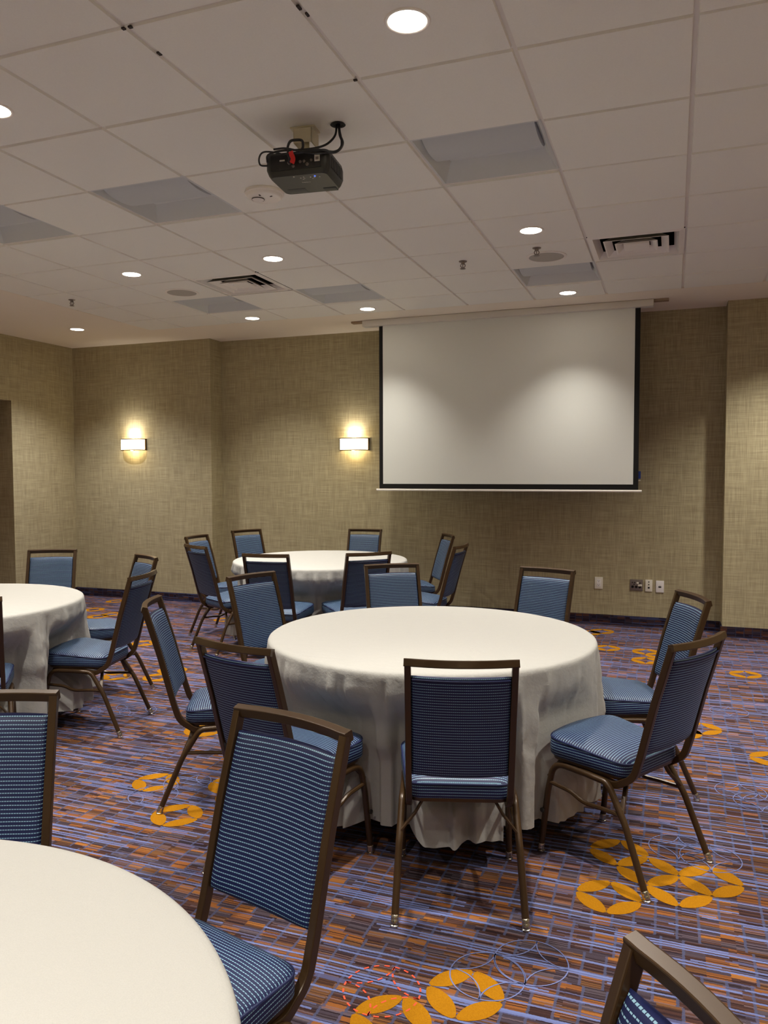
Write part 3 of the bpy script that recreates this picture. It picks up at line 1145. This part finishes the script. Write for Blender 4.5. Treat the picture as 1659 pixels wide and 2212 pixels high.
t = make_plate('power_outlet', 'white duplex power outlet low on the wall, apart from the other plates', -.763, -.686, .351, .467, 'plate', 'outlet')
bm = bmesh.new()
box(bm, (-0.018, -0.0095, -0.036), (0.018, -0.007, 0.036), 0, 0.001)
ins = link('receptacle', bm, 'plate2', t)
bm = bmesh.new()
for zz in (0.019, -0.019):
    for xx in (-0.007, 0.007):
        box(bm, (xx - 0.0012, -0.0102, zz), (xx + 0.0012, -0.009, zz + 0.009))
    lathe(bm, [(0.003, 0), (0.003, 0.0012)], 10, mtx=Matrix.Translation((0, -0.009, zz - 0.007)) @ Matrix.Rotation(PI / 2, 4, 'X'))
link('slots', bm, 'chip', ins)
t = make_plate('audio_panel', 'square steel audio and video jack panel on the back wall', -.430, -.313, .351, .459, 'steel', 'wall plate')
for k in range(3):
    bm = bmesh.new()
    lathe(bm, [(0.0125, 0), (0.0125, 0.004), (0.010, 0.004), (0.009, 0.001)], 18, mtx=Matrix.Translation((-0.034 + k * 0.033, -0.008, -0.018)) @ Matrix.Rotation(PI / 2, 4, 'X'))
    link('audio_jack', bm, 'black', t)
for xx, zz, mm in ((0.012, 0.02, 'plate'), (0.043, -0.002, 'plate'), (0.026, -0.004, 'plate'), (-0.036, 0.025, 'chip'), (-0.016, 0.025, 'chip'), (0.034, 0.021, 'chip'), (-0.02, 0.006, 'chip')):
    bm = bmesh.new()
    k = 1.0 if mm == 'plate' else 0.6
    box(bm, (xx - 0.010 * k, -0.012, zz - 0.009 * k), (xx + 0.010 * k, -0.007, zz + 0.009 * k), 0, 0.001)
    link('jack_cover' if mm == 'plate' else 'small_port', bm, mm, t)
t = make_plate('data_outlet', 'white plate with three small jacks, beside the steel panel', -.289, -.224, .347, .461, 'plate', 'wall plate')
for zz, k in ((0.036, 0.005), (0.010, 0.005), (-0.020, 0.008)):
    bm = bmesh.new()
    box(bm, (-k, -0.010, zz - k), (k, -0.0075, zz + k))
    link('jack', bm, 'black', t)
t = make_plate('video_outlet', 'bright white plate with one dark oval socket, rightmost of the wall plates', -.192, -.119, .343, .456, 'plate2', 'wall plate')
bm = bmesh.new()
box(bm, (-0.013, -0.011, -0.009), (0.013, -0.0075, 0.003), 0, 0.003)
link('video_socket', bm, 'black', t)
bm = bmesh.new()
box(bm, (-0.010, -0.0086, 0.012), (0.010, -0.0076, 0.014))
link('port_lettering', bm, 'steel', t)
t = make_plate('wall_control', 'small blue wall control peeking out beside the screen edge', -.425, -.345, 1.436, 1.508, 'blue', 'wall control')
bm = bmesh.new()
box(bm, (-0.04, -0.012, -0.058), (0.04, 0, -0.048), 0, 0.002)
link('tray', bm, 'plate', t)


# ------------------------------------------------------------------ banquet chair (faces +Y)
def make_chair():
    t = thing('banquet_chair', '', 'chair')
    prof = rrect(0.021, 0.026, 0.0028, 3)
    HW = 0.1705
    BOW = 0.026
    # back frame: two uprights curling under the seat and a bowed top rail
    bm = bmesh.new()
    top = Vector((0, -0.2885, 0.898))
    side_yz = fillet([(0, 0.16, 0.377), (0, -0.075, 0.354), (0, -0.147, 0.400), (0, -0.172, 0.481), (0, -0.227, 0.694), top], [0, 0.06, 0.09, 0.3, 0.5, 0], 6)
    for s in (-1, 1):
        path = [(s * HW, p.y, p.z) for p in side_yz]
        sweep(bm, path, prof, side=(1, 0, 0))
    n = 14
    path = []
    for k in range(n + 1):
        x = -HW - 0.0105 + (2 * HW + 0.021) * k / n
        path.append((x, top.y - BOW * max(0, 1 - (x / HW) ** 2), top.z))
    sweep(bm, path, rrect(0.026, 0.024, 0.0028, 3), side=(0, 0.24, 0.97))
    link('back_frame', bm, 'frame', t, sharp=14)
    # legs: two bent tubes a side, meeting under the seat; chrome glides
    lp = circle(0.0125, 10)
    for s in (-1, 1):
        for kind in ('front', 'rear'):
            if kind == 'front':
                pts = [(s * 0.194, 0.04, 0.3685), (s * 0.195, 0.190, 0.372), (s * 0.200, 0.214, 0.25), (s * 0.207, 0.241, 0.012)]
                rad = [0, 0.065, 0.2, 0]
            else:
                pts = [(s * 0.194, 0.04, 0.3685), (s * 0.196, -0.055, 0.364), (s * 0.204, -0.133, 0.240), (s * 0.216, -0.231, 0.012)]
                rad = [0, 0.05, 0.3, 0]
            bm = bmesh.new()
            path = fillet(pts, rad, 7)
            sweep(bm, path, lp)
            leg = link('leg', bm, 'frame', t)
            bm = bmesh.new()
            foot = path[-1]
            d = (path[-2] - path[-1]).normalized()
            q = Vector((0, 0, 1)).rotation_difference(d).to_matrix().to_4x4()
            lathe(bm, [(0.0126, -0.004), (0.0136, 0.0), (0.0136, 0.008), (0.0128, 0.010), (0.0134, 0.012), (0.0134, 0.022), (0.0122, 0.024)], 16, mtx=Matrix.Translation(foot) @ q)
            lathe(bm, [(0.010, 0.0), (0.0155, 0.001), (0.0150, 0.007), (0.011, 0.010)], 16, mtx=Matrix.Translation((foot.x, foot.y - 0.001, 0)))
            link('foot_glide', bm, 'chrome', leg)
        bm = bmesh.new()
        sweep(bm, fillet([(s * 0.201, 0.200, 0.290), (s * 0.200, 0.105, 0.282), (s * 0.200, 0.046, 0.257), (s * 0.201, -0.034, 0.262), (s * 0.203, -0.116, 0.263)], [0, 0.12, 0.12, 0.12, 0], 5), circle(0.0085, 8))
        link('stretcher', bm, 'frame', t)
        for y, zleg in ((-0.118, 0.268), (0.208, 0.31)):
            bm = bmesh.new()
            sweep(bm, fillet([(s * 0.203, y, zleg), (s * 0.150, y + 0.02 * (1 if y < 0 else -1), zleg + 0.06), (s * 0.120, y + 0.03 * (1 if y < 0 else -1), 0.378 if y < 0 else 0.392)], 0.03, 4), rrect(0.018, 0.009, 0.002, 2), side=(0, 1, 0))
            link('corner_brace', bm, 'frame', t)
        bm = bmesh.new()
        lathe(bm, [(0.004, 0), (0.004, 0.012), (0.009, 0.013), (0.009, 0.019), (0.003, 0.020)], 10, mtx=Matrix.Translation((s * 0.204, 0.226, 0.175)) @ Matrix.Rotation(s * PI / 2, 4, 'Y'))
        link('stacking_bumper', bm, 'rubber', t)
    # seat
    def outline(k=1.0, grow=0.0):
        c = [(-0.215, 0.212), (-0.180, -0.124), (0.180, -0.124), (0.215, 0.212)]
        c = [(x + grow * (1 if x > 0 else -1), y + grow * (1 if y > 0 else -1)) for x, y in c]
        cyc = c + c[:2]
        r = [0.055, 0.05, 0.05, 0.055]
        pts = []
        for i in range(4):
            a, b, d = Vector(c[i - 1] + (0,)), Vector(c[i] + (0,)), Vector(c[(i + 1) % 4] + (0,))
            d0, d1 = (a - b).normalized(), (d - b).normalized()
            L = r[i]
            p0, p1 = b + d0 * L, b + d1 * L
            for q in range(7):
                u = q / 6
                pts.append(p0 * (1 - u) ** 2 + b * 2 * u * (1 - u) + p1 * u * u)
            # fill the straight run
            nb = Vector(c[(i + 1) % 4] + (0,))
            e = nb + (b - nb).normalized() * r[(i + 1) % 4]
            for q in range(1, 7):
                pts.append(p1 + (e - p1) * q / 7)
        out = []
        for p in pts:
            y = p.y
            if y > 0.1:
                y += 0.030 * (1 - (p.x / 0.215) ** 2)
            out.append((p.x * k, 0.02 + (y - 0.02) * k))
        return out

    def ztop(y):
        return 0.4485 + 0.100 * y

    def zbot(y):
        return 0.3925 + 0.045 * y
    bm = bmesh.new()
    uvl = bm.loops.layers.uv.new('UVMap')
    levels = []
    base = outline()
    per = [0.0]
    for i in range(len(base)):
        a, b = base[i], base[(i + 1) % len(base)]
        per.append(per[-1] + math.hypot(a[0] - b[0], a[1] - b[1]))
    def ring(k, zf):
        return [bm.verts.new((x, y, zf(x, y))) for x, y in outline(k)]
    rs = [('side', ring(0.965, lambda x, y: zbot(y))), ('side', ring(0.995, lambda x, y: zbot(y) + 0.006)), ('side', ring(1.0, lambda x, y: (zbot(y) + ztop(y)) / 2)),
          ('side', ring(0.992, lambda x, y: ztop(y) - 0.002))]
    for k, dz in ((0.965, 0.0075), (0.92, 0.0125), (0.84, 0.018), (0.7, 0.0235), (0.5, 0.028), (0.25, 0.0305)):
        rs.append(('top', ring(k, lambda x, y, dz=dz: ztop(y) + dz)))
    m = len(base)
    for (ka, a), (kb, b) in zip(rs, rs[1:]):
        for i in range(m):
            j = (i + 1) % m
            f = bm.faces.new((a[i], a[j], b[j], b[i]))
            idx = (i, i + 1, i + 1, i)
            for l, q in zip(f.loops, idx):
                c = l.vert.co
                l[uvl].uv = (per[q], c.z + 0.002) if kb == 'side' else (c.x, c.y)
    for r in (rs[0][1], rs[-1][1]):
        f = bm.faces.new(r)
        for l in f.loops:
            l[uvl].uv = (l.vert.co.x, l.vert.co.y)
    seat = link('seat', bm, 'fabric', t, sharp=70)
    bm = bmesh.new()
    sweep(bm, [(x, y, ztop(y) + 0.0015) for x, y in outline(0.988)], circle(0.0034, 6), closed=True)
    link('piping', bm, 'welt', seat)
    bm = bmesh.new()
    lo = [bm.verts.new((x, y, zbot(y) - 0.013)) for x, y in outline(0.945)]
    hi = [bm.verts.new((x, y, zbot(y) + 0.003)) for x, y in outline(0.962)]
    for i in range(m):
        bm.faces.new((lo[i], lo[(i + 1) % m], hi[(i + 1) % m], hi[i]))
    bm.faces.new(lo)
    bm.faces.new(hi)
    link('seat_pan', bm, 'frame', t)
    # backrest cushion between the uprights
    bm = bmesh.new()
    uvl = bm.loops.layers.uv.new('UVMap')
    z0, z1 = 0.492, 0.853
    bw = 0.1605
    nx, nz = 20, 22

    def yline(z):
        if z > 0.694:
            return -0.227 + (z - 0.694) / (0.898 - 0.694) * (-0.2885 + 0.227)
        return -0.172 + (z - 0.481) / (0.694 - 0.481) * (-0.227 + 0.172)
    def smooth(k, n):
        u = -1 + 2 * k / n
        return math.copysign(1 - (1 - abs(u)) ** 1.5, u)
    grid = {}
    for sgn in (1, -1):
        for i in range(nx + 1):
            for k in range(nz + 1):
                u, v = smooth(i, nx), smooth(k, nz)
                x = bw * u
                z = (z0 + z1) / 2 + (z1 - z0) / 2 * v
                z += 0.006 * (1 - u * u) * (1 if v < 0 else 0.3) * (-1 if v < 0 else 1) * abs(v)
                edge = math.sqrt(max(0, 1 - abs(u) ** 9)) * math.sqrt(max(0, 1 - abs(v) ** 14))
                th = (0.019 if sgn > 0 else 0.011) * edge
                y = yline(z) - BOW * (1 - (x / HW) ** 2) * (0.55 + 0.45 * (z - z0) / (z1 - z0)) + sgn * th + 0.002
                on = i in (0, nx) or k in (0, nz)
                if sgn < 0 and on:
                    grid[(sgn, i, k)] = grid[(1, i, k)]
                else:
                    grid[(sgn, i, k)] = bm.verts.new((x, y, z))
    for sgn in (1, -1):
        for i in range(nx):
            for k in range(nz):
                q = [(i, k), (i + 1, k), (i + 1, k + 1), (i, k + 1)]
                f = bm.faces.new([grid[(sgn,) + p] for p in q])
                for l in f.loops:
                    c = l.vert.co
                    l[uvl].uv = (c.x * 1.02, (c.z - z0) * 1.035 + 0.002)
    back = link('backrest', bm, 'fabric', t, sharp=80)
    bm = bmesh.new()
    pts = []
    for k in range(25):
        u = -1 + 2 * k / 24
        x = bw * 0.97 * u
        z = z1 - 0.012
        pts.append((x, yline(z) - BOW * (1 - (x / HW) ** 2) - 0.0085, z))
    sweep(bm, pts, circle(0.0028, 6))
    link('piping', bm, 'welt', back)
    return t


CH = [
    (-.753, .381, 16.9, 'navy dashed banquet chair at the middle table, seen squarely from behind', 'm'),
    (-.207, .84, 60.0, 'navy dashed banquet chair pulled out on the right of the middle table, nearest one', 'm'),
    (-.222, 1.617, 112.1, 'navy dashed banquet chair on the middle table, right side, behind the nearest right chair', 'm'),
    (-.855, 2.274, 162.4, 'navy dashed banquet chair behind the middle table, below the wall outlets', 'm'),
    (-1.584, 2.203, 213.6, 'navy dashed banquet chair behind the middle table, overlapping the far table', 'm'),
    (-2.077, 1.619, 251.3, 'navy dashed banquet chair at the far left rim of the middle table, front facing us', 'm'),
    (-2.039, .842, 296.2, 'navy dashed banquet chair left of the middle table, seen edge-on from its side', 'm'),
    (-1.406, .348, 346.3, 'navy dashed banquet chair at front left of the middle table, half behind the foreground chair', 'm'),
    (-4.416, 2.23, 208.1, 'navy dashed banquet chair behind the left table, facing us before the left wall', 'l'),
    (-3.725, 2.106, 150.1, 'navy dashed banquet chair right of the left table, the farther of two overlapping', 'l'),
    (-3.255, 1.458, 104.0, 'navy dashed banquet chair right of the left table, nearer of two, whole side visible', 'l'),
    (-3.395, .665, 44.0, 'navy dashed banquet chair in front of the left table, only its edge in frame', 'l'),
    (-.982, -.889, 165.1, 'large foreground navy dashed banquet chair, front of back facing us, by the near table', 'n'),
    (-1.629, -.959, 208.0, 'navy dashed banquet chair behind the near table, cut by the left edge', 'n'),
    (-.245, -1.553, 120.7, 'navy dashed banquet chair in the bottom right corner, only the back top visible', 'n'),
    (-3.982, 4.016, 269.5, 'navy dashed banquet chair at the left end of the far table, farther of the pair', 'f'),
    (-3.574, 3.422, 331.2, 'navy dashed banquet chair at the left end of the far table, nearer of the pair', 'f'),
    (-3.946, 4.705, 244.6, 'navy dashed banquet chair behind the far table, on the left, before the wall bend', 'f'),
    (-3.039, 5.018, 185.7, 'navy dashed banquet chair behind the far table, under the sconce beside the screen', 'f'),
    (-2.297, 4.733, 121.8, 'navy dashed banquet chair at the right end of the far table, farther of the pair', 'f'),
    (-1.956, 3.916, 87.8, 'navy dashed banquet chair at the right end of the far table, nearer of the pair', 'f'),
    (-2.865, 3.034, 7.0, 'navy dashed banquet chair with its back to us, front left of the far table', 'f'),
    (-2.361, 3.308, 44.0, 'navy dashed banquet chair with its back to us, front right of the far table', 'f'),
]
GRP = {'m': 'chairs around the middle table', 'l': 'chairs around the left table', 'n': 'chairs around the near table', 'f': 'chairs around the far table'}
proto = make_chair()
for i, (x, y, a, lab, g) in enumerate(CH):
    c = proto if i == 0 else copy_tree(proto)
    c.location = (x, y, 0)
    c.rotation_euler = (0, 0, math.radians(a))
    c['label'] = lab
    c['category'] = 'chair'
    c['group'] = GRP[g]


# ------------------------------------------------------------------ round tables under white cloths
TZ, TR = 0.748, 0.757


def make_table(x, y, label, cloth_label, seed, rot=0.0):
    t = thing('folding_table', label, 'table', (x, y, 0), rot, 'round folding tables')
    bm = bmesh.new()
    lathe(bm, [(0.01, TZ - 0.024), (TR - 0.018, TZ - 0.024), (TR - 0.012, TZ - 0.018), (TR - 0.012, TZ - 0.007), (TR - 0.018, TZ - 0.0015), (0.01, TZ - 0.0015)], 56)
    link('tabletop', bm, 'wood', t)
    for s in (-1, 1):
        for q in (-1, 1):
            bm = bmesh.new()
            sweep(bm, fillet([(s * 0.34, q * 0.02, TZ - 0.026), (s * 0.32, q * 0.18, TZ - 0.05), (s * 0.32, q * 0.20, 0.0)], 0.05, 5), circle(0.014, 8))
            link('leg', bm, 'steel', t)
    # cloth: flat top, rolled edge, pleated drop, held back where a chair stands against it
    rnd = random.Random(seed)
    seg = 720
    def soften(lim, reach):
        v = [min(lim[(i + k) % seg] + 1.9 * abs(k) * 2 * PI / seg for k in range(-reach, reach + 1)) for i in range(seg)]
        v = [min(q, 0.9) for q in v]
        return [min(v[i], sum(v[(i + k) % seg] for k in range(-8, 9)) / 17) for i in range(seg)]
    lim, lleg = [9.0] * seg, [9.0] * seg
    for cx, cy, ca, _, _ in CH:
        if math.hypot(cx - x, cy - y) > 1.15:
            continue
        ra = math.radians(ca)
        co, si = math.cos(ra), math.sin(ra)
        ox, oy = co * (x - cx) + si * (y - cy), -si * (x - cx) + co * (y - cy)
        for i in range(seg):
            a = 2 * PI * i / seg
            dx, dy = co * math.cos(a) + si * math.sin(a), -si * math.cos(a) + co * math.sin(a)
            for arr, rects in ((lim, [(-0.222, 0.222, -0.30, 0.264)]), (lleg, [(-0.234, -0.18, 0.10, 0.270), (0.18, 0.234, 0.10, 0.270)])):
                for x0, x1, y0, y1 in rects:
                    t0, t1 = 0.0, 9.0
                    for o_, d_, lo_, hi_ in ((ox, dx, x0, x1), (oy, dy, y0, y1)):
                        if abs(d_) < 1e-9:
                            if not lo_ < o_ < hi_:
                                t1 = -1
                            continue
                        q0, q1 = (lo_ - o_) / d_, (hi_ - o_) / d_
                        t0, t1 = max(t0, min(q0, q1)), min(t1, max(q0, q1))
                    if t1 > t0 > 0.3:
                        arr[i] = min(arr[i], t0)
    soft, sleg = soften(lim, 24), soften(lleg, 16)
    pleats = []
    a = rnd.uniform(0, 0.2)
    while a < 2 * PI:
        wd = rnd.uniform(0.022, 0.05)
        pleats.append((a, wd, rnd.uniform(0.35, 1.0)))
        a += wd * 2 + rnd.uniform(0.02, 0.20)
    hemw = [(rnd.randint(2, 7), rnd.uniform(0, 2 * PI), rnd.uniform(0.3, 1.0)) for _ in range(4)]
    wav = [(rnd.randint(4, 15), rnd.uniform(0, 2 * PI), rnd.uniform(0.4, 1.0)) for _ in range(5)]
    # big drape folds: unevenly spaced, rounded crests, sharp valleys
    cuts = [0.0]
    while cuts[-1] < 2 * PI - 0.15:
        cuts.append(cuts[-1] + rnd.uniform(0.17, 0.46))
    cuts = [c * 2 * PI / cuts[-1] for c in cuts]
    famp = [rnd.uniform(0.45, 1.25) for _ in cuts]
    fskew = [rnd.uniform(0.6, 1.6) for _ in cuts]

    def fold(a):
        for q in range(len(cuts) - 1):
            if cuts[q] <= a <= cuts[q + 1]:
                u = ((a - cuts[q]) / (cuts[q + 1] - cuts[q])) ** fskew[q]
                return famp[q] * math.sin(PI * u) ** 0.8
        return 0.0
    folds = [fold(2 * PI * i / seg) for i in range(seg)]
    creases = []
    a = 0.0
    while a < 2 * PI:
        creases.append((a, rnd.uniform(0.008, 0.022), rnd.uniform(0.4, 1.0), rnd.uniform(-0.06, 0.06)))
        a += rnd.uniform(0.08, 0.30)
    bm = bmesh.new()
    prof = [(0.2, 0), (0.45, 0), (0.62, 0), (0.70, 0), (0.735, -0.0006), (0.748, -0.003), (0.7555, -0.008), (0.759, -0.016), (0.7605, -0.028)]
    drop0, drop1, nd = 0.028, 0.632, 34
    rings = []
    for r, z in prof:
        rings.append([bm.verts.new((r * math.cos(2 * PI * i / seg), r * math.sin(2 * PI * i / seg), TZ + z)) for i in range(seg)])
    for d in range(1, nd + 1):
        tt = d / nd
        ring = []
        for i in range(seg):
            a = 2 * PI * i / seg
            pl = 0.0
            for c, wd, amp in pleats:
                da = (a - c + PI) % (2 * PI) - PI
                if abs(da) < 0.3:
                    # steep on one flank, slow on the other
                    q = da / (wd * (0.4 if da < 0 else 1.3))
                    pl += amp * math.exp(-q * q)
            cr = 0.0
            for c, wd, amp, lean in creases:
                da = (a - c - lean * tt + PI) % (2 * PI) - PI
                if abs(da) < 0.09:
                    cr += amp * math.exp(-(da / wd) ** 2)
            w = sum(amp * math.sin(n * a + ph) for n, ph, amp in wav) / 2.6
            hem = sum(amp * math.sin(n * a + ph) for n, ph, amp in hemw) / 2.0
            f = min(1.0, tt * 2.0) ** 0.75
            rr = 0.7600 + 0.026 * tt + f * (0.010 * w + 0.040 * pl - 0.010 - 0.016 * cr) + tt ** 0.7 * 0.052 * (folds[i] - 0.35)
            n1 = noise.noise(Vector((a * 9, tt * 5, seed)))
            n2 = noise.noise(Vector((a * 22 + 3 * tt, tt * 15 - a * 5, seed + 9)))
            rr += min(1, tt * 4) * (0.009 * n1 + 0.0055 * n2)
            zz = TZ - drop0 - (drop1 - drop0) * tt * (1 + 0.03 * hem * tt)
            hold = min(1.0, max(0.0, (0.67 - zz) / 0.17))
            hold = hold * hold * (3 - 2 * hold)
            low = min(1.0, max(0.0, (0.385 - zz) / 0.14))
            leg_hold = min(1.0, max(0.0, (0.44 - zz) / 0.07))
            if rr > soft[i]:
                rr += (soft[i] - 0.006 * (1 + pl) - rr) * hold * (1 - low)
            if rr > sleg[i]:
                rr += (sleg[i] - 0.004 - rr) * leg_hold
            aa = a
            ring.append(bm.verts.new((rr * math.cos(aa), rr * math.sin(aa), max(zz, 0.02))))
        rings.append(ring)
    c = bm.verts.new((0, 0, TZ))
    for i in range(seg):
        bm.faces.new((c, rings[0][i], rings[0][(i + 1) % seg]))
    for a, b in zip(rings, rings[1:]):
        for i in range(seg):
            j = (i + 1) % seg
            bm.faces.new((a[i], a[j], b[j], b[i]))
    o = link('tablecloth', bm, 'cloth', None, sharp=180)
    o.location = (x, y, 0)
    tag(o, cloth_label, 'tablecloth', 'white round tablecloths')


make_table(-1.11, 1.22, 'round folding table under the middle white cloth', 'round white tablecloth draped over the middle table, chairs all around', 11)
make_table(-4.07, 1.13, 'round folding table under the left white cloth', 'round white tablecloth on the left table, cut by the left edge', 23)
make_table(-1.213, -1.806, 'round folding table under the near white cloth', 'round white tablecloth in the bottom left foreground, only its top visible', 37)
make_table(-2.94, 3.93, 'round folding table under the far white cloth', 'round white tablecloth on the far table by the back wall', 41)
